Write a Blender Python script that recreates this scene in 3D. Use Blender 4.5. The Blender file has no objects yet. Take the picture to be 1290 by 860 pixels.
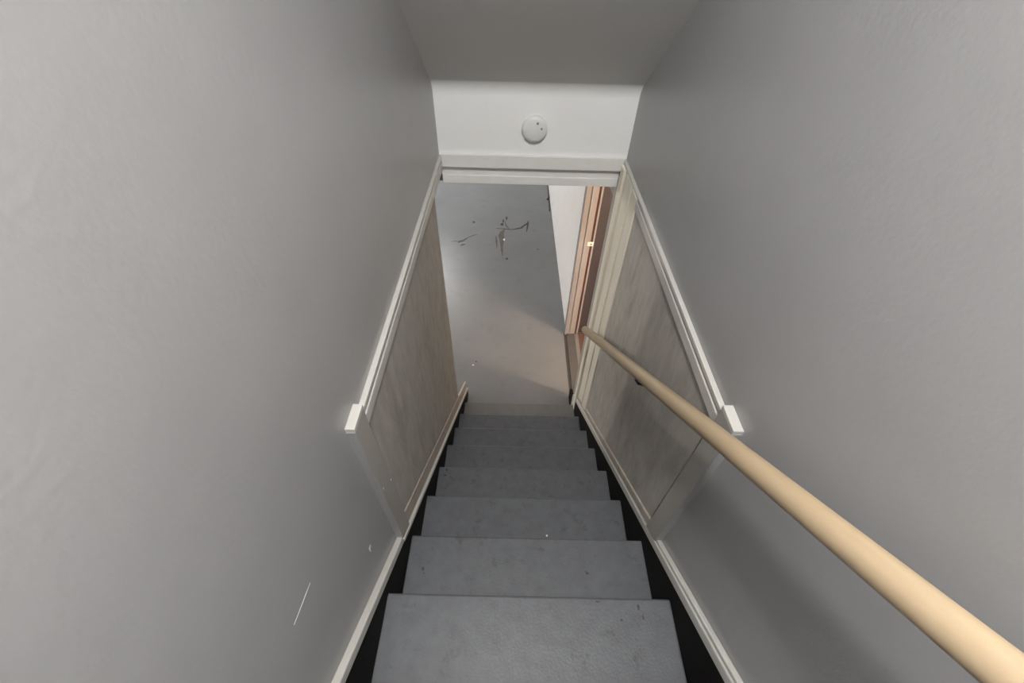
import bpy, bmesh, math, random
from mathutils import Vector, Matrix
random.seed(7)
S = bpy.context.scene
C = S.collection

# ------------------------------------------------------------------ camera
PITCH, YAW, ROLL, FPX = 0.7974, 0.0030, -0.0266, 537.8
fw0 = Vector((math.sin(YAW), math.cos(YAW), 0)); rt0 = Vector((math.cos(YAW), -math.sin(YAW), 0)); up0 = Vector((0, 0, 1))
fwd = fw0*math.cos(PITCH) - up0*math.sin(PITCH)
dwn = -fw0*math.sin(PITCH) - up0*math.cos(PITCH)
rgt = rt0*math.cos(ROLL) + dwn*math.sin(ROLL)
dn2 = -rt0*math.sin(ROLL) + dwn*math.cos(ROLL)
cam = bpy.data.cameras.new('camera'); co = bpy.data.objects.new('camera', cam); C.objects.link(co)
cam.sensor_fit = 'HORIZONTAL'; cam.sensor_width = 36.0
cam.lens = 36.0*FPX/1290.0
cam.shift_y = -9.0/1290.0
cam.clip_start = 0.01
m = Matrix.Identity(4)
for i in range(3):
    m[i][0] = rgt[i]; m[i][1] = -dn2[i]; m[i][2] = -fwd[i]
co.matrix_world = m
S.camera = co

# ------------------------------------------------------------------ world, lights, exposure
w = bpy.data.worlds.new('world'); S.world = w; w.use_nodes = True
w.node_tree.nodes['Background'].inputs[0].default_value = (0.5, 0.52, 0.55, 1)
w.node_tree.nodes['Background'].inputs[1].default_value = 0.02
S.view_settings.view_transform = 'Standard'; S.view_settings.look = 'None'
S.view_settings.gamma = 1.0; S.view_settings.use_curve_mapping = False
S.view_settings.exposure = 0.0

def point_light(name, loc, watts, col, rad):
    l = bpy.data.lights.new(name, 'POINT'); l.energy = watts; l.color = col; l.shadow_soft_size = rad
    o = bpy.data.objects.new(name, l); C.objects.link(o); o.location = loc
    return o
STAIR_LAMP = (0.09, -0.10, 1.12)
SIDE_LAMP = (2.48, 1.60, -1.42)
TUBE = (-1.45, 6.6, -1.075)
point_light('stair_lamp_light', STAIR_LAMP, 150, (1.0, 0.985, 0.965), 0.07)
point_light('side_room_light', SIDE_LAMP, 205, (1.0, 0.74, 0.52), 0.045)
point_light('tube_light', (TUBE[0], TUBE[1], TUBE[2]-0.08), 66, (0.97, 0.985, 1.0), 0.08)
ADDED_WALL_LAMP = (-4.02, 4.2, -1.36)
point_light('added_wall_light', ADDED_WALL_LAMP, 112, (1.0, 0.95, 0.89), 0.06)  # added out of view to brighten the white basement wall

# ------------------------------------------------------------------ measures (metres, camera lens at 0,0,0)
WL, WR = -0.3856, 0.5612           # stairwell wall faces
XL, XR = -0.3791, 0.5403           # tread ends
Y0, Z0, RUN, RISE = 0.3626, -1.5853, 0.2488, 0.2
SL = RISE/RUN
FLOOR = Z0 - 8*RISE
LEDGE = -0.914
HDR = 2.147
def nose(y): return Z0 - (y - Y0)*SL

# ------------------------------------------------------------------ materials
def mat(name, col, rough=0.6, col2=None, scale=8.0, amt=0.5, bump=0.0, bscale=60.0, stretch=(1, 1, 1), col3=None, s3=3.0, lo3=0.55, hi3=0.7, spec=0.5, detail=6, metal=0.0):
    mt = bpy.data.materials.new(name); mt.use_nodes = True
    nt = mt.node_tree; N = nt.nodes; L = nt.links
    b = N['Principled BSDF']; b.inputs['Roughness'].default_value = rough
    b.inputs['Specular IOR Level'].default_value = spec; b.inputs['Metallic'].default_value = metal
    b.inputs['Base Color'].default_value = (*col, 1)
    tc = N.new('ShaderNodeTexCoord'); mp = N.new('ShaderNodeMapping'); mp.inputs['Scale'].default_value = stretch
    ge = N.new('ShaderNodeNewGeometry')
    L.new(ge.outputs['Position'], mp.inputs['Vector'])
    if col2:
        n = N.new('ShaderNodeTexNoise'); n.inputs['Scale'].default_value = scale; n.inputs['Detail'].default_value = detail
        n.inputs['Roughness'].default_value = 0.6
        L.new(mp.outputs[0], n.inputs['Vector'])
        r = N.new('ShaderNodeValToRGB'); r.color_ramp.elements[0].position = 0.5 - amt*0.5; r.color_ramp.elements[1].position = 0.5 + amt*0.5
        r.color_ramp.elements[0].color = (*col, 1); r.color_ramp.elements[1].color = (*col2, 1)
        L.new(n.outputs['Fac'], r.inputs[0]); out = r.outputs[0]
        if col3:
            n3 = N.new('ShaderNodeTexNoise'); n3.inputs['Scale'].default_value = s3; n3.inputs['Detail'].default_value = 8
            n3.inputs['Roughness'].default_value = 0.7
            L.new(mp.outputs[0], n3.inputs['Vector'])
            r3 = N.new('ShaderNodeValToRGB'); r3.color_ramp.elements[0].position = lo3; r3.color_ramp.elements[1].position = hi3
            L.new(n3.outputs['Fac'], r3.inputs[0])
            mx = N.new('ShaderNodeMix'); mx.data_type = 'RGBA'
            L.new(r3.outputs[0], mx.inputs['Factor']); L.new(out, mx.inputs['A']); mx.inputs['B'].default_value = (*col3, 1)
            out = mx.outputs['Result']
        L.new(out, b.inputs['Base Color'])
    if bump:
        nb = N.new('ShaderNodeTexNoise'); nb.inputs['Scale'].default_value = bscale; nb.inputs['Detail'].default_value = 4
        L.new(mp.outputs[0], nb.inputs['Vector'])
        bp = N.new('ShaderNodeBump'); bp.inputs['Strength'].default_value = bump; bp.inputs['Distance'].default_value = 0.004
        L.new(nb.outputs['Fac'], bp.inputs['Height']); L.new(bp.outputs[0], b.inputs['Normal'])
    return mt
M = {}
M['wall'] = mat('grey_wall_paint', (0.315, 0.312, 0.312), 0.34, (0.345, 0.342, 0.342), 5, 0.6, 0.12, 90)
M['header'] = mat('white_header_paint', (0.83, 0.83, 0.82), 0.6, (0.86, 0.86, 0.85), 4, 0.6, 0.1, 90)
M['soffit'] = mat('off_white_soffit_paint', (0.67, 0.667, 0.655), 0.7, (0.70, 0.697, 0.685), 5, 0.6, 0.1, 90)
M['panel'] = mat('faded_board_panel', (0.315, 0.295, 0.262), 0.75, (0.455, 0.432, 0.39), 26, 0.6, 0.25, 120, (1, 1, 0.35), (0.265, 0.235, 0.205), 8, 0.50, 0.75)
M['batten'] = mat('beige_batten_paint', (0.34, 0.322, 0.29), 0.6, (0.38, 0.36, 0.325), 10, 0.5, 0.1, 60, (1, 1, 0.4))
M['gap'] = mat('dark_joint_and_shadow', (0.15, 0.13, 0.11), 0.8, (0.20, 0.175, 0.15), 30, 0.5)  # dark brown for joints, also for the shadow gap at the head
M['trim'] = mat('white_trim_paint', (0.55, 0.54, 0.505), 0.45, (0.50, 0.487, 0.45), 14, 0.5, 0.1, 60)
M['head'] = mat('white_head_casing_paint', (0.76, 0.755, 0.735), 0.5, (0.71, 0.70, 0.675), 14, 0.5, 0.1, 60)
M['cream'] = mat('cream_door_paint', (0.76, 0.70, 0.57), 0.45, (0.82, 0.77, 0.66), 9, 0.5, 0.1, 60, (1, 1, 0.3))
M['worn'] = mat('worn_skirting_paint', (0.50, 0.46, 0.40), 0.55, (0.36, 0.30, 0.25), 16, 0.5, 0.15, 60, (1, 1, 1), (0.26, 0.20, 0.155), 20, 0.58, 0.7)
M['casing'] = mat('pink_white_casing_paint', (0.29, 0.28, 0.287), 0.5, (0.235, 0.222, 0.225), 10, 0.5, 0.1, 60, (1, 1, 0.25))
M['bwall'] = mat('white_basement_paint', (0.87, 0.86, 0.85), 0.6, (0.82, 0.81, 0.79), 5, 0.5, 0.12, 70)
M['tread'] = mat('grey_stair_paint', (0.070, 0.074, 0.082), 0.5, (0.106, 0.110, 0.118), 22, 0.6, 0.2, 140, (1, 1, 1), (0.042, 0.041, 0.041), 18, 0.56, 0.76)
M['floor'] = mat('grey_floor_paint', (0.138, 0.143, 0.152), 0.37, (0.172, 0.176, 0.182), 2.5, 0.6, 0.06, 60, (1, 1, 1), (0.125, 0.120, 0.112), 6, 0.56, 0.8)
M['pale_tread'] = mat('pale_brown_tread', (0.118, 0.115, 0.108), 0.6, (0.155, 0.150, 0.140), 12, 0.6, 0.15, 120)
M['black'] = mat('black_stringer_paint', (0.004, 0.0038, 0.0036), 0.8, (0.009, 0.008, 0.007), 20, 0.5, spec=0.15)
M['rail'] = mat('varnished_pine', (0.37, 0.275, 0.170), 0.4, (0.42, 0.322, 0.208), 12, 0.6, 0.05, 40, (6, 0.6, 0.6))
M['dark_metal'] = mat('dark_metal', (0.05, 0.045, 0.04), 0.45, (0.07, 0.06, 0.05), 30, 0.5, metal=0.6)
M['steel'] = mat('worn_steel', (0.55, 0.52, 0.48), 0.35, (0.42, 0.39, 0.36), 30, 0.5, metal=0.8)
M['door'] = mat('dark_brown_door', (0.036, 0.030, 0.035), 0.5, (0.046, 0.039, 0.045), 8, 0.5, 0.1, 50, (3, 3, 0.3))
M['stop'] = mat('red_brown_wood', (0.09, 0.030, 0.018), 0.5, (0.12, 0.045, 0.026), 12, 0.5, 0.1, 50, (3, 3, 0.3))
M['redfloor'] = mat('red_brown_floor', (0.085, 0.045, 0.032), 0.5, (0.11, 0.062, 0.045), 5, 0.5, 0.1, 40)
M['sill'] = mat('grey_threshold_paint', (0.062, 0.060, 0.060), 0.6, (0.078, 0.075, 0.074), 8, 0.5, 0.1, 60)
M['plastic'] = mat('white_plastic', (0.72, 0.72, 0.70), 0.4, (0.75, 0.75, 0.73), 6, 0.5)
M['plastic2'] = mat('grey_plastic', (0.25, 0.25, 0.245), 0.5, (0.3, 0.3, 0.29), 6, 0.5)
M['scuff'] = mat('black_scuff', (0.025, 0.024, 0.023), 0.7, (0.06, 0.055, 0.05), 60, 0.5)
M['rust'] = mat('brown_stain', (0.065, 0.052, 0.040), 0.6, (0.115, 0.105, 0.093), 30, 0.5)
M['chip'] = mat('bare_white_chip', (0.78, 0.77, 0.72), 0.7, (0.70, 0.68, 0.62), 60, 0.5)
M['greymark'] = mat('pale_grey_mark', (0.62, 0.60, 0.57), 0.7, (0.56, 0.54, 0.51), 40, 0.5)
def emit(name, col, s):
    mt = bpy.data.materials.new(name); mt.use_nodes = True
    b = mt.node_tree.nodes['Principled BSDF']; b.inputs['Base Color'].default_value = (0.8, 0.8, 0.8, 1)
    b.inputs['Emission Color'].default_value = (*col, 1); b.inputs['Emission Strength'].default_value = s
    return mt
M['glow'] = emit('lit_opal_glass', (1.0, 0.95, 0.88), 3.0)
M['glow_warm'] = emit('lit_bulb_glass', (1.0, 0.72, 0.45), 4.0)
M['glow_cool'] = emit('lit_tube_glass', (0.9, 0.96, 1.0), 4.0)

# ------------------------------------------------------------------ helpers
def bm_box(bm, x0, x1, y0, y1, z0, z1):
    v = [bm.verts.new((x, y, z)) for z in (z0, z1) for y in (y0, y1) for x in (x0, x1)]
    for f in ((0, 2, 3, 1), (4, 5, 7, 6), (0, 1, 5, 4), (2, 6, 7, 3), (0, 4, 6, 2), (1, 3, 7, 5)):
        bm.faces.new([v[i] for i in f])
def bm_prism(bm, pts, axis, a, b):
    """polygon extruded along an axis: X takes (y,z), Y takes (x,z), Z takes (x,y)"""
    def p(q, t):
        return (t, q[0], q[1]) if axis == 'X' else ((q[0], t, q[1]) if axis == 'Y' else (q[0], q[1], t))
    A = [bm.verts.new(p(q, a)) for q in pts]; B = [bm.verts.new(p(q, b)) for q in pts]
    bm.faces.new(A); bm.faces.new(list(reversed(B)))
    n = len(pts)
    for i in range(n):
        j = (i + 1) % n
        bm.faces.new((A[j], A[i], B[i], B[j]))
def bm_tube(bm, pts, r, n=10, prof=None):
    pts = [Vector(p) for p in pts]; rings = []
    for i, p in enumerate(pts):
        t = ((pts[min(i+1, len(pts)-1)] - pts[max(i-1, 0)])).normalized()
        up = Vector((0, 0, 1)) if abs(t.z) < 0.95 else Vector((0, 1, 0))
        s = t.cross(up).normalized(); u = s.cross(t).normalized()
        pr = prof or [(r*math.cos(2*math.pi*k/n), r*math.sin(2*math.pi*k/n)) for k in range(n)]
        rings.append([bm.verts.new(p + s*a + u*b) for a, b in pr])
    k = len(rings[0])
    for a, b in zip(rings, rings[1:]):
        for i in range(k):
            bm.faces.new((a[i], a[(i+1) % k], b[(i+1) % k], b[i]))
    bm.faces.new(list(reversed(rings[0]))); bm.faces.new(rings[-1])
def bm_lathe(bm, prof, o, ax, n=32):
    """profile (radius, height) around an axis vector at origin o"""
    ax = Vector(ax).normalized(); o = Vector(o)
    s = ax.orthogonal().normalized(); u = ax.cross(s)
    rings = []
    for r, h in prof:
        if r < 1e-6: rings.append([bm.verts.new(o + ax*h)])
        else: rings.append([bm.verts.new(o + ax*h + (s*math.cos(2*math.pi*k/n) + u*math.sin(2*math.pi*k/n))*r) for k in range(n)])
    for a, b in zip(rings, rings[1:]):
        for i in range(n):
            j = (i+1) % n
            if len(a) == 1 and len(b) == 1: continue
            if len(a) == 1: bm.faces.new((a[0], b[i], b[j]))
            elif len(b) == 1: bm.faces.new((a[i], a[j], b[0]))
            else: bm.faces.new((a[i], a[j], b[j], b[i]))
def obj(name, bm, mt, parent=None, bevel=0.0, seg=2, smooth=False):
    bmesh.ops.recalc_face_normals(bm, faces=bm.faces)
    if bevel:
        es = [e for e in bm.edges if len(e.link_faces) == 2 and e.calc_face_angle(0) > 0.5]
        bmesh.ops.bevel(bm, geom=es, offset=bevel, segments=seg, profile=0.5, affect='EDGES', clamp_overlap=True)
    xs = [v.co for v in bm.verts]
    base = Vector(((min(c.x for c in xs)+max(c.x for c in xs))/2, (min(c.y for c in xs)+max(c.y for c in xs))/2, min(c.z for c in xs)))
    off = base
    bmesh.ops.translate(bm, verts=bm.verts, vec=-off)
    me = bpy.data.meshes.new(name); bm.to_mesh(me); bm.free()
    me.materials.append(mt)
    if smooth:
        for p in me.polygons: p.use_smooth = True
    o = bpy.data.objects.new(name, me); C.objects.link(o)
    if parent:
        o.parent = parent
        pl = Vector((0, 0, 0)); q = parent
        while q: pl = pl + q.location; q = q.parent
        o.location = off - pl
    else: o.location = off
    return o
def box(name, x0, x1, y0, y1, z0, z1, mt, parent=None, bevel=0.0, seg=2):
    bm = bmesh.new(); bm_box(bm, x0, x1, y0, y1, z0, z1); return obj(name, bm, mt, parent, bevel, seg)
def prism(name, pts, axis, a, b, mt, parent=None, bevel=0.0, seg=2):
    bm = bmesh.new(); bm_prism(bm, pts, axis, a, b); return obj(name, bm, mt, parent, bevel, seg)
def tag(o, label, cat, group=None):
    o['label'] = label; o['category'] = cat
    if group: o['group'] = group
    return o
def struct(o, label=None, cat=None):
    o['kind'] = 'structure'
    if label: o['label'] = label
    if cat: o['category'] = cat
    return o
def empty(name, loc):
    o = bpy.data.objects.new(name, None); o.empty_display_size = 0.1; C.objects.link(o); o.location = loc
    return o

# ------------------------------------------------------------------ stairwell shell
YB = -2.3; TOPZ = 1.35; T = 0.10
YS_TOP = HDR - (TOPZ + 0.56)/SL                     # where the sloped soffit reaches the flat ceiling
LEFT_END, RIGHT_END = 1.86, 2.25
wl_poly = [(YB, FLOOR-0.02), (LEFT_END, FLOOR-0.02), (LEFT_END, LEDGE-0.065), (HDR+0.1, LEDGE-0.065), (HDR+0.1, TOPZ+0.1), (YB, TOPZ+0.1)]
wall_l = struct(prism('wall_left', wl_poly, 'X', WL-T, WL, M['wall']), 'smooth grey painted wall on the stairwell side without the handrail', 'wall')
wr_poly = [(YB, FLOOR-0.02), (RIGHT_END, FLOOR-0.02), (RIGHT_END, TOPZ+0.1), (YB, TOPZ+0.1)]
wall_r = struct(prism('wall_right', wr_poly, 'X', WR, WR+T, M['wall']), 'smooth grey painted stairwell wall behind the wooden handrail', 'wall')
struct(box('wall_back', WL-T, WR+T, YB-T, YB, -0.9, TOPZ+0.1, M['wall']), 'grey wall closing the top landing behind the stairs', 'wall')
struct(box('wall_front', WL, WR, HDR, HDR+0.1, LEDGE-0.055, -0.40, M['header']), 'white header wall over the doorway carrying the smoke detector', 'wall')
# soffit: rounded cove, then a slope parallel to the stairs
r = 0.09; ang = math.atan(SL)
turn = math.pi/2 - ang                               # between vertical header and slope
tl = r*math.tan(turn/2)
zc = -0.597
pts = []
cy, cz = HDR - r, zc - tl
for k in range(0, 25):
    a = turn*k/24
    pts.append((cy + r*math.cos(a), cz + r*math.sin(a)))
dl = Vector((-math.cos(ang), math.sin(ang)))
y_end = YS_TOP; z_end = pts[-1][1] + (pts[-1][0]-y_end)*SL
under = pts + [(y_end, z_end)]
over = [(y_end, z_end+0.1), (HDR+0.1, z_end+0.1), (HDR+0.1, pts[0][1])]
bm = bmesh.new(); bm_prism(bm, under+over, 'X', WL, WR)
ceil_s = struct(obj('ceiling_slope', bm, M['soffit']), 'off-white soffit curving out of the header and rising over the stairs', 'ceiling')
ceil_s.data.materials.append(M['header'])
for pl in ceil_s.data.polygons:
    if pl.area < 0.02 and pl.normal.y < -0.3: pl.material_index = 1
struct(box('ceiling', WL-T, WR+T, YB-T, y_end+0.1, TOPZ, TOPZ+0.1, M['soffit']), 'flat off-white ceiling over the top landing', 'ceiling')

# ------------------------------------------------------------------ stairs
st = empty('staircase', ((XL+XR)/2, Y0, FLOOR))
tag(st, 'grey painted closed staircase descending between black stringers to the basement floor', 'staircase')
N_UP = 4
tr_src = ri_src = None
for i in range(-N_UP, 8):
    yn = Y0 + i*RUN; zt = Z0 - i*RISE
    if tr_src is None:
        tr_src = box('tread', XL, XR, yn-RUN-0.004, yn, zt-0.034, zt, M['tread'], st, 0.007, 3)
        ri_src = box('riser', XL, XR, yn-0.042, yn-0.022, zt-RISE, zt-0.030, M['tread'], st)
        t0 = tr_src.location.copy(); r0 = ri_src.location.copy(); i0 = i
    else:
        t = tr_src.copy(); C.objects.link(t); t.parent = st; t.location = t0 + Vector(((0.003 if i % 2 else -0.002), (i-i0)*RUN, -(i-i0)*RISE))
        q = ri_src.copy(); C.objects.link(q); q.parent = st; q.location = r0 + Vector((0, (i-i0)*RUN, -(i-i0)*RISE))
ya, yb = Y0-(N_UP+0.5)*RUN, Y0+7.9*RUN
for x0, x1, up in ((WL+0.002, XL+0.001, 0.112), (XR-0.001, WR-0.002, 0.085)):
    prism('stringer', [(ya, nose(ya)-0.42), (ya, nose(ya)+up), (yb-0.12, nose(yb-0.12)+up), (yb, FLOOR+0.12), (yb, FLOOR), (yb-0.15, FLOOR)], 'X', x0, x1, M['black'], st)
lz = Z0+(N_UP+1)*RISE
struct(box('floor_landing', WL, WR, YB, Y0-(N_UP+1)*RUN, lz-0.1, lz, M['tread']), 'grey painted landing at the head of the stairs', 'floor')

# ------------------------------------------------------------------ sloped skirting on both walls
def slope_board(y1, y2, o0, o1, end=0.0):
    return [(y1, nose(y1)+o0), (y2, nose(y2)+o0), (y2+end, nose(y2+end)+o1), (y1, nose(y1)+o1)]
bl = struct(prism('baseboard_left', slope_board(-0.9, 0.545, 0.098, 0.140), 'X', WL, WL+0.021, M['trim'], None, 0.003), 'narrow white skirting strip sloping down the plain grey wall', 'baseboard')
p = prism('lower_rail', slope_board(0.600, 2.235, 0.122, 0.215), 'X', WL, WL+0.014, M['worn'], bl, 0.002)
p = prism('edge_strip', slope_board(0.530, 2.255, 0.106, 0.128), 'X', WL, WL+0.026, M['trim'], bl, 0.003)
br = struct(prism('baseboard_right', slope_board(-0.9, 2.16, 0.070, 0.112), 'X', WR-0.022, WR, M['trim'], None, 0.003), 'white moulded skirting sloping down below the handrail', 'baseboard')
prism('moulding', slope_board(-0.9, 0.59, 0.110, 0.130), 'X', WR-0.017, WR, M['trim'], br, 0.004)
prism('moulding', slope_board(0.59, 2.10, 0.118, 0.165), 'X', WR-0.017, WR, M['worn'], br, 0.004)
box('end_block', WR-0.026, WR, 2.105, 2.175, FLOOR+0.06, FLOOR+0.26, M['trim'], br, 0.006)

# ------------------------------------------------------------------ board panels, battens, ledge rails
def panel_poly(y1, y2, o): return [(y1, nose(y1)+o), (y2, nose(y2)+o), (y2, LEDGE-0.02), (y1, LEDGE-0.02)]
prism('joint', panel_poly(0.56, 0.65, 0.13), 'X', WL-0.002, WL+0.004, M['gap'], wall_l)
prism('joint', panel_poly(0.58, 0.67, 0.11), 'X', WR-0.004, WR+0.002, M['gap'], wall_r)
prism('board_panel', panel_poly(0.630, LEFT_END, 0.13), 'X', WL-0.002, WL+0.009, M['panel'], wall_l)
prism('board_panel', panel_poly(0.648, 1.78, 0.11), 'X', WR-0.009, WR+0.002, M['panel'], wall_r)
# battens (painted on the face like the panel, grey on the side, white on the head)
b1 = struct(prism('trim_1', [(0.535, nose(0.535)+0.13), (0.605, nose(0.605)+0.13), (0.605, LEDGE+0.020), (0.535, LEDGE+0.020)], 'X', WL-0.001, WL+0.0225, M['batten'], None, 0.0015), 'upright batten with a white head ending the board panel on the plain wall', 'trim')
box('batten_head', WL-0.001, WL+0.0235, 0.534, 0.607, LEDGE+0.020, LEDGE+0.034, M['trim'], b1, 0.0015)
prism('batten_edge', [(0.5325, nose(0.5325)+0.14), (0.5355, nose(0.5355)+0.14), (0.5355, LEDGE+0.020), (0.5325, LEDGE+0.020)], 'X', WL-0.001, WL+0.0215, M['wall'], b1)
b2 = struct(prism('trim_2', [(0.555, nose(0.555)+0.12), (0.628, nose(0.628)+0.12), (0.628, LEDGE+0.020), (0.555, LEDGE+0.020)], 'X', WR-0.0245, WR+0.001, M['batten'], None, 0.0015), 'upright batten with a white head ending the board panel behind the handrail', 'trim')
box('batten_head', WR-0.0255, WR+0.001, 0.554, 0.630, LEDGE+0.020, LEDGE+0.034, M['trim'], b2, 0.0015)
prism('batten_edge', [(0.5525, nose(0.5525)+0.13), (0.5555, nose(0.5555)+0.13), (0.5555, LEDGE+0.020), (0.5525, LEDGE+0.020)], 'X', WR-0.0235, WR+0.001, M['wall'], b2)
for k, (xw, s, y1) in enumerate(((WL, 1, 0.606), (WR, -1, 0.629))):
    def xx(a, b): return (xw+a, xw+b) if s > 0 else (xw-b, xw-a)
    t = struct(box('trim_%d' % (3+k), *xx(-0.001, 0.0155), y1, HDR+0.001, LEDGE-0.016, LEDGE, M['trim'], None, 0.002),
               ('white cap rail running level along the plain grey wall to the header', 'white cap rail running level above the handrail to the header')[k], 'trim')
    box('groove', *xx(-0.001, 0.0115), y1, HDR+0.001, LEDGE-0.027, LEDGE-0.015, M['worn'], t)
    box('lower_moulding', *xx(-0.001, 0.0165), y1+0.002, (HDR+0.001, 1.77)[k], LEDGE-0.066, LEDGE-0.026, M['trim'], t, 0.003)

# ------------------------------------------------------------------ head of the doorway
h = struct(box('trim_5', WL+0.012, WR-0.012, HDR-0.020, HDR+0.002, LEDGE-0.056, LEDGE+0.010, M['head'], None, 0.003), 'wide white head casing under the white header wall', 'trim')
box('head_jamb', WL+0.004, WR-0.018, HDR+0.012, HDR+0.10, LEDGE-0.112, LEDGE-0.054, M['head'], h, 0.003)
box('head_shadow_fill', WL-0.02, WL+0.016, HDR+0.03, HDR+0.06, LEDGE-0.152, LEDGE-0.054, M['gap'], h)  # dark filler painted in for the shadow gap beside the head boards
box('head_stop', WL+0.006, WR-0.022, HDR+0.004, HDR+0.07, LEDGE-0.152, LEDGE-0.108, M['head'], h, 0.003)

# ------------------------------------------------------------------ upright doorway jamb on the handrail side
j = struct(box('door_2', WR-0.0168, WR+0.001, 1.895, 2.022, FLOOR+0.20, LEDGE-0.0155, M['cream'], None, 0.003), 'cream painted doorway jamb at the foot of the stairs beside the handrail end', 'door frame')
prism('backing', [(1.775, nose(1.775)+0.13), (2.10, FLOOR+0.03), (2.10, LEDGE-0.045), (1.775, LEDGE-0.045)], 'X', WR-0.004, WR+0.001, M['gap'], j)
prism('casing', [(1.765, nose(1.765)+0.13), (1.872, nose(1.872)+0.13), (1.872, LEDGE-0.0155), (1.765, LEDGE-0.0155)], 'X', WR-0.0172, WR+0.001, M['cream'], j, 0.005)
box('stop', WR-0.026, WR+0.001, 2.050, 2.118, FLOOR+0.02, LEDGE-0.0155, M['cream'], j, 0.004)
box('jamb_edge', WR-0.006, WR+0.001, 2.118, 2.255, FLOOR, LEDGE-0.03, M['batten'], j, 0.002)

# ------------------------------------------------------------------ basement
BX0, BY1, BCEIL = -4.2, 8.6, -0.985
def rx(y): return 0.617 - 0.0135*y                   # slightly skewed right-hand wall
DY0, DY1, DHEAD = 2.268, 3.14, -1.20
WT = 0.165
struct(box('floor', BX0, 0.70, 1.72, BY1, FLOOR-0.1, FLOOR, M['floor']), 'worn grey painted basement floor with scuffs and a brown stain', 'floor')
FL = bpy.data.objects['floor']
def wall_piece(y1, y2, z1, z2, name='wall_basement'):
    return prism(name, [(rx(y1), y1), (rx(y1)+WT, y1), (rx(y2)+WT, y2), (rx(y2), y2)], 'Z', z1, z2, M['bwall'])
wb = struct(wall_piece(DY1+0.02, BY1, FLOOR-0.02, BCEIL+0.02, 'wall_basement'), 'white basement wall running on from the side doorway', 'wall')
struct(wall_piece(RIGHT_END+0.005, DY0, FLOOR-0.02, BCEIL+0.02, 'wall_pier'), 'short white wall pier between stair jamb and side doorway', 'wall')
struct(wall_piece(DY0, DY1+0.02, DHEAD+0.03, BCEIL+0.02, 'wall_lintel'), 'white wall over the side doorway in the basement', 'wall')
struct(box('wall_far', BX0-0.1, 0.75, BY1, BY1+0.1, FLOOR-0.02, BCEIL+0.02, M['bwall']), 'white far wall of the basement', 'wall')
struct(box('wall_side', BX0-0.1, BX0, 1.72, BY1, FLOOR-0.02, BCEIL+0.02, M['bwall']), 'white long wall of the basement opposite the side doorway', 'wall')
struct(box('wall_stair_return', BX0, WL-T, 1.70, 1.80, FLOOR-0.02, BCEIL+0.02, M['bwall']), 'white basement wall returning to the stairwell', 'wall')
prism('slab', [(BX0, 1.70), (WL-T+0.02, 1.70), (WL-T+0.02, HDR+0.09), (0.76, HDR+0.09), (0.70, BY1), (BX0, BY1)], 'Z', BCEIL, BCEIL+0.08, M['bwall'])
o = bpy.data.objects['slab']; o.name = 'ceiling_basement'; struct(o, 'white basement ceiling beyond the header', 'ceiling')

# side doorway in the right-hand basement wall, door standing open into the side room
d = empty('door_1', (rx(DY1), DY1, FLOOR)); struct(d, 'side doorway with pink-white jamb and dark brown door swung open', 'door')
yj = DY1
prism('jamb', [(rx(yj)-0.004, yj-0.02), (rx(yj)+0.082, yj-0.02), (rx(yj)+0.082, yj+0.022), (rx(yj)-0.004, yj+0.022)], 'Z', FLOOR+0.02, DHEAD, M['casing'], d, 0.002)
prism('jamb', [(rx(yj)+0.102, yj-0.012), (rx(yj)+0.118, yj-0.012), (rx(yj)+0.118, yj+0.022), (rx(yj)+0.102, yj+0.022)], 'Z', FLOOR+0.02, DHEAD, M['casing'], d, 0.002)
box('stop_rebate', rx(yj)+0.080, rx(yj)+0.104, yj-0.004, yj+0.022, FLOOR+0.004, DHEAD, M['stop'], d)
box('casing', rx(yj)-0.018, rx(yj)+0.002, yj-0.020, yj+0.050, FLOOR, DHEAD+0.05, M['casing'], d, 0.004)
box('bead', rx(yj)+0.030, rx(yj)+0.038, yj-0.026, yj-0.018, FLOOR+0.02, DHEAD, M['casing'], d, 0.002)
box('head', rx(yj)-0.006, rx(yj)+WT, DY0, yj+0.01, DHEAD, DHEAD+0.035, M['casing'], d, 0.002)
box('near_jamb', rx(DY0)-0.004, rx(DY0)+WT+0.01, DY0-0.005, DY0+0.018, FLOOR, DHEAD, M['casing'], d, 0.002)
box('door_leaf', rx(yj)+0.118, rx(yj)+0.118+0.74, yj+0.000, yj+0.040, FLOOR+0.02, DHEAD-0.01, M['door'], d, 0.003)
sp = box('strike_plate', rx(yj)+0.060, rx(yj)+0.110, yj-0.024, yj-0.014, -2.085, -2.045, M['chip'], d, 0.002)
box('strike_hole', rx(yj)+0.086, rx(yj)+0.096, yj-0.026, yj-0.022, -2.072, -2.058, M['scuff'], sp)
box('threshold', rx(2.7)-0.004, rx(2.7)+0.082, DY0+0.01, yj-0.005, FLOOR, FLOOR+0.012, M['sill'], d, 0.003)
box('gap_shadow_strip', rx(2.7)-0.030, rx(2.7)-0.004, DY0+0.01, yj-0.005, FLOOR, FLOOR+0.003, M['scuff'], d)  # dark strip painted for the gap and shadow line beside the threshold
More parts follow.
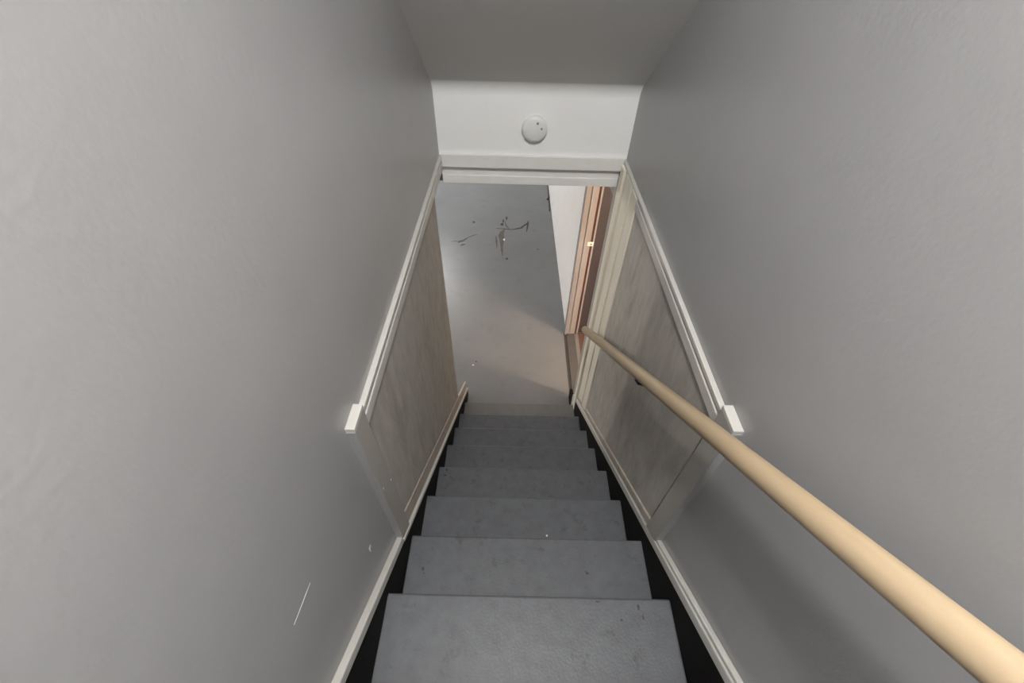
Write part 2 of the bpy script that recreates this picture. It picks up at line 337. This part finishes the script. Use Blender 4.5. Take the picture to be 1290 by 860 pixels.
# side room
SX1, SY0, SY1 = 3.1, 0.6, 3.6
struct(box('floor_side_room', 0.62, SX1, SY0, SY1, FLOOR-0.1, FLOOR-0.001, M['redfloor']), 'red-brown floor of the side room past the doorway', 'floor')
bpy.data.objects['floor_side_room'].location.z -= 0.0
struct(box('wall_side_room_far', 0.76, SX1, SY1, SY1+0.1, FLOOR-0.02, BCEIL, M['bwall']), 'plain wall of the side room behind the open door', 'wall')
struct(box('wall_side_room_end', SX1, SX1+0.1, SY0, SY1, FLOOR-0.02, BCEIL, M['bwall']), 'plain end wall of the side room', 'wall')
struct(box('wall_side_room_near', 0.662, SX1, SY0-0.1, SY0, FLOOR-0.02, BCEIL, M['bwall']), 'plain wall of the side room beneath the stairs', 'wall')
struct(box('ceiling_side_room', 0.662, SX1, SY0, SY1, BCEIL, BCEIL+0.08, M['bwall']), 'plain ceiling of the side room', 'ceiling')

# ------------------------------------------------------------------ handrail
RXX = 0.465
def rail_at(y): return Vector((RXX, y, -0.760 - (y-0.413)*0.76))
hr = empty('handrail', (RXX, 1.9, FLOOR))
tag(hr, 'round varnished pine handrail sloping down along the panelled wall', 'handrail')
prof = []
for k in range(20):
    a = 2*math.pi*k/20
    x, y = 0.0235*math.cos(a), 0.0235*math.sin(a)
    prof.append((x, max(y, -0.0195)))
bm = bmesh.new(); bm_tube(bm, [rail_at(-0.75), rail_at(0.5), rail_at(1.2), rail_at(1.905)], 0.023, 20, prof)
obj('rail', bm, M['rail'], hr, 0.0, 2, True)
rail = [c for c in hr.children][0]
rail.data.polygons[-1].use_smooth = False; rail.data.polygons[-2].use_smooth = False
for y in (0.99, -0.1):
    p = rail_at(y); e = WR if y < 0.5 else WR-0.009
    bm = bmesh.new(); bm_tube(bm, [p+Vector((0, 0, -0.016)), p+Vector((0, 0, -0.04)), p+Vector((0.014, 0, -0.062)), p+Vector((0.04, 0, -0.070)), Vector((e, p.y, p.z-0.070))], 0.005, 8)
    b = obj('bracket', bm, M['dark_metal'], hr, 0, 2, True)
    bm = bmesh.new(); bm_lathe(bm, [(0, 0.006), (0.018, 0.005), (0.024, 0.0), (0.024, -0.001)], (e, p.y, p.z-0.070), (-1, 0, 0), 20)
    obj('rose', bm, M['dark_metal'], b)

# ------------------------------------------------------------------ smoke detector
dc = Vector((0.088, HDR, -0.772))
sd = empty('smoke_detector', dc)
tag(sd, 'round white smoke detector on the white header wall over the doorway', 'smoke detector')
bm = bmesh.new(); bm_lathe(bm, [(0, -0.001), (0.054, -0.001), (0.054, 0.010), (0, 0.010)], dc, (0, -1, 0), 40); obj('base_plate', bm, M['plastic'], sd)
bm = bmesh.new(); bm_lathe(bm, [(0.050, 0.009), (0.060, 0.012), (0.061, 0.022), (0.056, 0.031), (0.046, 0.0345), (0, 0.0355)], dc, (0, -1, 0), 40)
cv = obj('cover', bm, M['plastic'], sd, 0, 2, True)
for dx, dz, r in ((0.013, 0.030, 0.0062), (0.033, 0.006, 0.0052)):
    bm = bmesh.new(); bm_lathe(bm, [(r, 0.030), (r, 0.0363), (r*0.7, 0.0368), (0, 0.0368)], dc+Vector((dx, 0, dz)), (0, -1, 0), 14)
    obj('indicator', bm, M['plastic2'], cv)

# ------------------------------------------------------------------ lamps, all out of view; the bulkhead one is added
lz_ = -0.56 + (HDR - STAIR_LAMP[1])*SL
lz_ = min(lz_, TOPZ)
cl = empty('pendant_lamp', (STAIR_LAMP[0], STAIR_LAMP[1], lz_)); tag(cl, 'round opal globe lamp hanging from the ceiling over the stairs', 'lamp')
sx_, sy_, sz_ = STAIR_LAMP
bm = bmesh.new(); bm_lathe(bm, [(0, 0), (0.05, 0), (0.05, 0.02), (0, 0.03)], (sx_, sy_, lz_), (0, 0, -1), 24); obj('ceiling_rose', bm, M['plastic'], cl)
bm = bmesh.new(); bm_tube(bm, [(sx_, sy_, lz_-0.02), (sx_, sy_, sz_+0.20)], 0.004, 8); obj('cord', bm, M['plastic'], cl)
bm = bmesh.new(); bm_lathe(bm, [(0, 0), (0.02, 0.005), (0.045, 0.02), (0.05, 0.045), (0.035, 0.07), (0, 0.08)], (sx_, sy_, sz_+0.205), (0, 0, -1), 28); obj('globe', bm, M['glow'], cl, 0, 2, True)
bl_ = empty('pendant_bulb', (SIDE_LAMP[0], SIDE_LAMP[1], BCEIL)); tag(bl_, 'bare warm bulb hanging in the side room', 'lamp')
bm = bmesh.new(); bm_tube(bm, [(SIDE_LAMP[0], SIDE_LAMP[1], BCEIL), (SIDE_LAMP[0], SIDE_LAMP[1], SIDE_LAMP[2]+0.16)], 0.004, 8); obj('cord', bm, M['plastic2'], bl_)
bm = bmesh.new(); bm_lathe(bm, [(0, 0), (0.014, 0.005), (0.03, 0.05), (0.026, 0.075), (0, 0.09)], (SIDE_LAMP[0], SIDE_LAMP[1], SIDE_LAMP[2]+0.165), (0, 0, -1), 20); obj('bulb', bm, M['glow_warm'], bl_, 0, 2, True)
lx, ly = TUBE[0], TUBE[1]
tl_ = empty('fluorescent_lamp', (lx, ly, BCEIL)); tag(tl_, 'long fluorescent batten lamp under the basement ceiling', 'lamp')
box('housing', lx-0.62, lx+0.62, ly-0.05, ly+0.05, BCEIL-0.055, BCEIL+0.001, M['plastic'], tl_, 0.004)
bm = bmesh.new(); bm_tube(bm, [(lx-0.6, ly, BCEIL-0.07), (lx+0.6, ly, BCEIL-0.07)], 0.013, 12); obj('tube', bm, M['glow_cool'], tl_, 0, 2, True)
wx, wy, wz = BX0, ADDED_WALL_LAMP[1], ADDED_WALL_LAMP[2]
wlp = empty('added_bulkhead_lamp', (wx, wy, wz)); tag(wlp, 'added round bulkhead lamp, out of view, brightening the white basement wall', 'lamp')
bm = bmesh.new(); bm_lathe(bm, [(0, 0), (0.11, 0), (0.11, 0.025), (0, 0.03)], (wx, wy, wz), (1, 0, 0), 28); obj('base', bm, M['plastic'], wlp)
bm = bmesh.new(); bm_lathe(bm, [(0.095, 0.024), (0.10, 0.04), (0.08, 0.075), (0, 0.09)], (wx, wy, wz), (1, 0, 0), 28); obj('diffuser', bm, M['glow'], wlp, 0, 2, True)

# ------------------------------------------------------------------ small things: cable, marks, chips, crumbs
bm = bmesh.new()
cz_ = FLOOR+0.006
bm_tube(bm, [(0.515, 5.62, cz_), (0.521, 5.85, cz_), (0.516, 5.98, cz_+0.004), (0.526, 6.12, cz_), (0.522, 6.30, cz_), (0.527, 6.60, cz_+0.004), (0.520, 6.95, cz_)], 0.007, 8)
cb = tag(obj('floor_cable', bm, M['scuff'], None, 0, 2, True), 'thin black cable lying along the foot of the white basement wall', 'cable')
bm = bmesh.new(); bm_tube(bm, [(0.490, 5.96, cz_+0.002), (0.517, 5.99, cz_+0.012), (0.535, 6.03, cz_+0.002)], 0.009, 8); obj('cable_clip', bm, M['scuff'], cb)

def ribbon(name, pts, mt, parent, z=None, h=0.0012):
    """flat mark with its own outline: list of (x, y, halfwidth) on the floor"""
    z = FLOOR if z is None else z
    bm = bmesh.new(); L_, R_ = [], []
    for i, (x, y, wd) in enumerate(pts):
        a = Vector(pts[max(i-1, 0)][:2]); b = Vector(pts[min(i+1, len(pts)-1)][:2])
        t = (b-a).normalized(); n = Vector((-t.y, t.x))
        L_.append((x+n.x*wd, y+n.y*wd)); R_.append((x-n.x*wd, y-n.y*wd))
    bm_prism(bm, L_+R_[::-1], 'Z', z-0.0005, z+h)
    return obj(name, bm, mt, parent)
def blot(name, x, y, rx_, ry_, mt, parent, z=None, h=0.0012, n=11):
    z = FLOOR if z is None else z
    bm = bmesh.new()
    bm_prism(bm, [(x+rx_*math.cos(2*math.pi*k/n)*random.uniform(.65, 1.15), y+ry_*math.sin(2*math.pi*k/n)*random.uniform(.65, 1.15)) for k in range(n)], 'Z', z-0.0005, z+h)
    return obj(name, bm, mt, parent)
ribbon('scuff_mark', [(-0.24, 5.135, .003), (-0.13, 5.13, .008), (-0.02, 5.115, .008), (0.04, 5.14, .014), (0.10, 5.16, .016), (0.15, 5.235, .014), (0.19, 5.275, .018), (0.20, 5.31, .008)], M['scuff'], FL)
ribbon('scuff_mark', [(0.178, 5.07, .005), (0.188, 5.17, .011), (0.198, 5.28, .013), (0.20, 5.35, .005)], M['scuff'], FL)
ribbon('scuff_mark', [(-0.73, 4.77, .004), (-0.70, 4.80, .018), (-0.665, 4.815, .012), (-0.60, 4.90, .005), (-0.52, 4.96, .006), (-0.49, 4.965, .003)], M['scuff'], FL)
ribbon('scuff_mark', [(-0.69, 4.70, .004), (-0.66, 4.725, .014), (-0.625, 4.735, .005)], M['scuff'], FL)
ribbon('scuff_mark', [(-0.82, 4.79, .003), (-0.76, 4.80, .005), (-0.71, 4.79, .003)], M['scuff'], FL)
blot('scuff_mark', -0.165, 5.245, .028, .04, M['scuff'], FL); blot('scuff_mark', -0.15, 5.33, .014, .05, M['scuff'], FL)
blot('scuff_mark', -0.105, 5.41, .018, .05, M['scuff'], FL); blot('scuff_mark', -0.56, 5.28, .02, .025, M['scuff'], FL)
blot('scuff_mark', -0.075, 4.435, .018, .022, M['scuff'], FL); blot('scuff_mark', -0.135, 4.52, .012, .03, M['rust'], FL)
blot('scuff_mark', 0.32, 4.66, .016, .02, M['rust'], FL)
ribbon('brown_stain', [(-0.12, 5.12, .006), (-0.16, 5.04, .028), (-0.165, 4.95, .040), (-0.155, 4.86, .030), (-0.15, 4.74, .020), (-0.145, 4.62, .014), (-0.135, 4.54, .006)], M['rust'], FL)
ribbon('brown_stain', [(-0.235, 4.95, .006), (-0.225, 4.85, .014), (-0.215, 4.72, .009), (-0.21, 4.66, .004)], M['rust'], FL)
ribbon('scuff_mark', [(-0.06, 5.13, .004), (-0.10, 5.20, .012), (-0.12, 5.28, .007), (-0.115, 5.34, .003)], M['rust'], FL)
blot('white_fleck', -0.125, 4.865, .015, .022, M['chip'], FL, None, 0.0018)
# flecks of plaster and grit lying about
def crumb(x, y, z, r, mt, label, grp):
    bm = bmesh.new(); bmesh.ops.create_icosphere(bm, subdivisions=1, radius=r)
    for v in bm.verts: v.co *= random.uniform(.7, 1.2); v.co.z *= .55
    zmin = min(v.co.z for v in bm.verts)
    for v in bm.verts: v.co += Vector((x, y, z - zmin - 0.0004))
    o = obj('plaster_crumb' if mt is M['chip'] else 'dirt_crumb', bm, mt)
    return tag(o, label, 'crumb', grp)
def tread_z(i): return Z0 - i*RISE
crumb(-0.362, 2.676, FLOOR, .011, M['chip'], 'white plaster crumb on the basement floor just past the bottom step', None)
crumb(-0.335, 2.72, FLOOR, .009, M['scuff'], 'dark dirt crumb on the basement floor just past the bottom step', None)
crumb(0.181, 0.690, tread_z(2), .0045, M['chip'], 'white plaster crumb on a grey stair tread', None)

# marks on the treads: dirt and worn spots
TR = sorted([c for c in st.children if c.name.startswith('tread')], key=lambda c: c.location.y)
TR[-1].data = TR[-1].data.copy(); TR[-1].data.materials[0] = M['pale_tread']; TR[-1]['label'] = 'paler brownish bottom tread'  # bottom tread gets a paler, browner colour than the others
def tmark(i, x, y, rx_, ry_, mt, nm='dirt_spot'):
    blot(nm, x, y, rx_, ry_, mt, TR[i+N_UP], tread_z(i), 0.0008, 9)
tmark(1, 0.311, 0.487, .007, .006, M['scuff']); tmark(1, 0.305, 0.492, .004, .004, M['scuff'])
tmark(1, 0.346, 0.549, .005, .007, M['rust']); tmark(1, 0.345, 0.593, .005, .005, M['rust'])
tmark(0, 0.429, 0.337, .005, .009, M['scuff']); tmark(0, 0.439, 0.309, .003, .008, M['scuff']); tmark(0, 0.370, 0.301, .005, .004, M['scuff'])
tmark(0, 0.165, 0.352, .006, .003, M['rust']); tmark(0, 0.30, 0.350, .010, .003, M['scuff'])
tmark(1, -0.312, 0.490, .005, .007, M['scuff']); tmark(1, -0.306, 0.475, .004, .003, M['scuff'])
tmark(3, -0.332, 1.090, .008, .009, M['scuff']); tmark(3, -0.337, 1.060, .010, .006, M['scuff'])
tmark(2, -0.137, 0.790, .008, .005, M['rust']); tmark(2, 0.36, 0.72, .004, .006, M['rust'])
tmark(4, -0.276, 1.332, .006, .006, M['scuff']); tmark(3, 0.10, 1.00, .005, .004, M['rust'])
tmark(2, -0.30, 0.735, .007, .004, M['rust']); tmark(5, 0.20, 1.50, .005, .005, M['rust'])

# paint chips and a scratch on the grey wall, marks on the white wall, nail heads on the batten
def wchip(y, z, r, parent, x=WL, mt=None, nm='paint_chip', d=1):
    bm = bmesh.new(); n = 7
    bm_prism(bm, [(y+r*math.cos(2*math.pi*k/n)*random.uniform(.6, 1.1), z+r*math.sin(2*math.pi*k/n)*random.uniform(.6, 1.1)) for k in range(n)], 'X', x-0.0006*d, x+0.0008*d)
    obj(nm, bm, mt or M['chip'], parent)
wchip(0.406, -1.297, .009, wall_l)
wchip(0.403, -1.310, .003, wall_l)
bm = bmesh.new(); bm_prism(bm, [(0.160, -0.940), (0.182, -0.945), (0.205, -0.949), (0.232, -0.9545), (0.232, -0.9560), (0.205, -0.9515), (0.182, -0.9475), (0.160, -0.9425)], 'X', WL-0.0006, WL+0.0006)
obj('scratch', bm, M['greymark'], wall_l)
wchip(0.545, -1.218, .0035, b1, WL+0.0225); wchip(0.600, -1.275, .0040, b1, WL+0.0225)
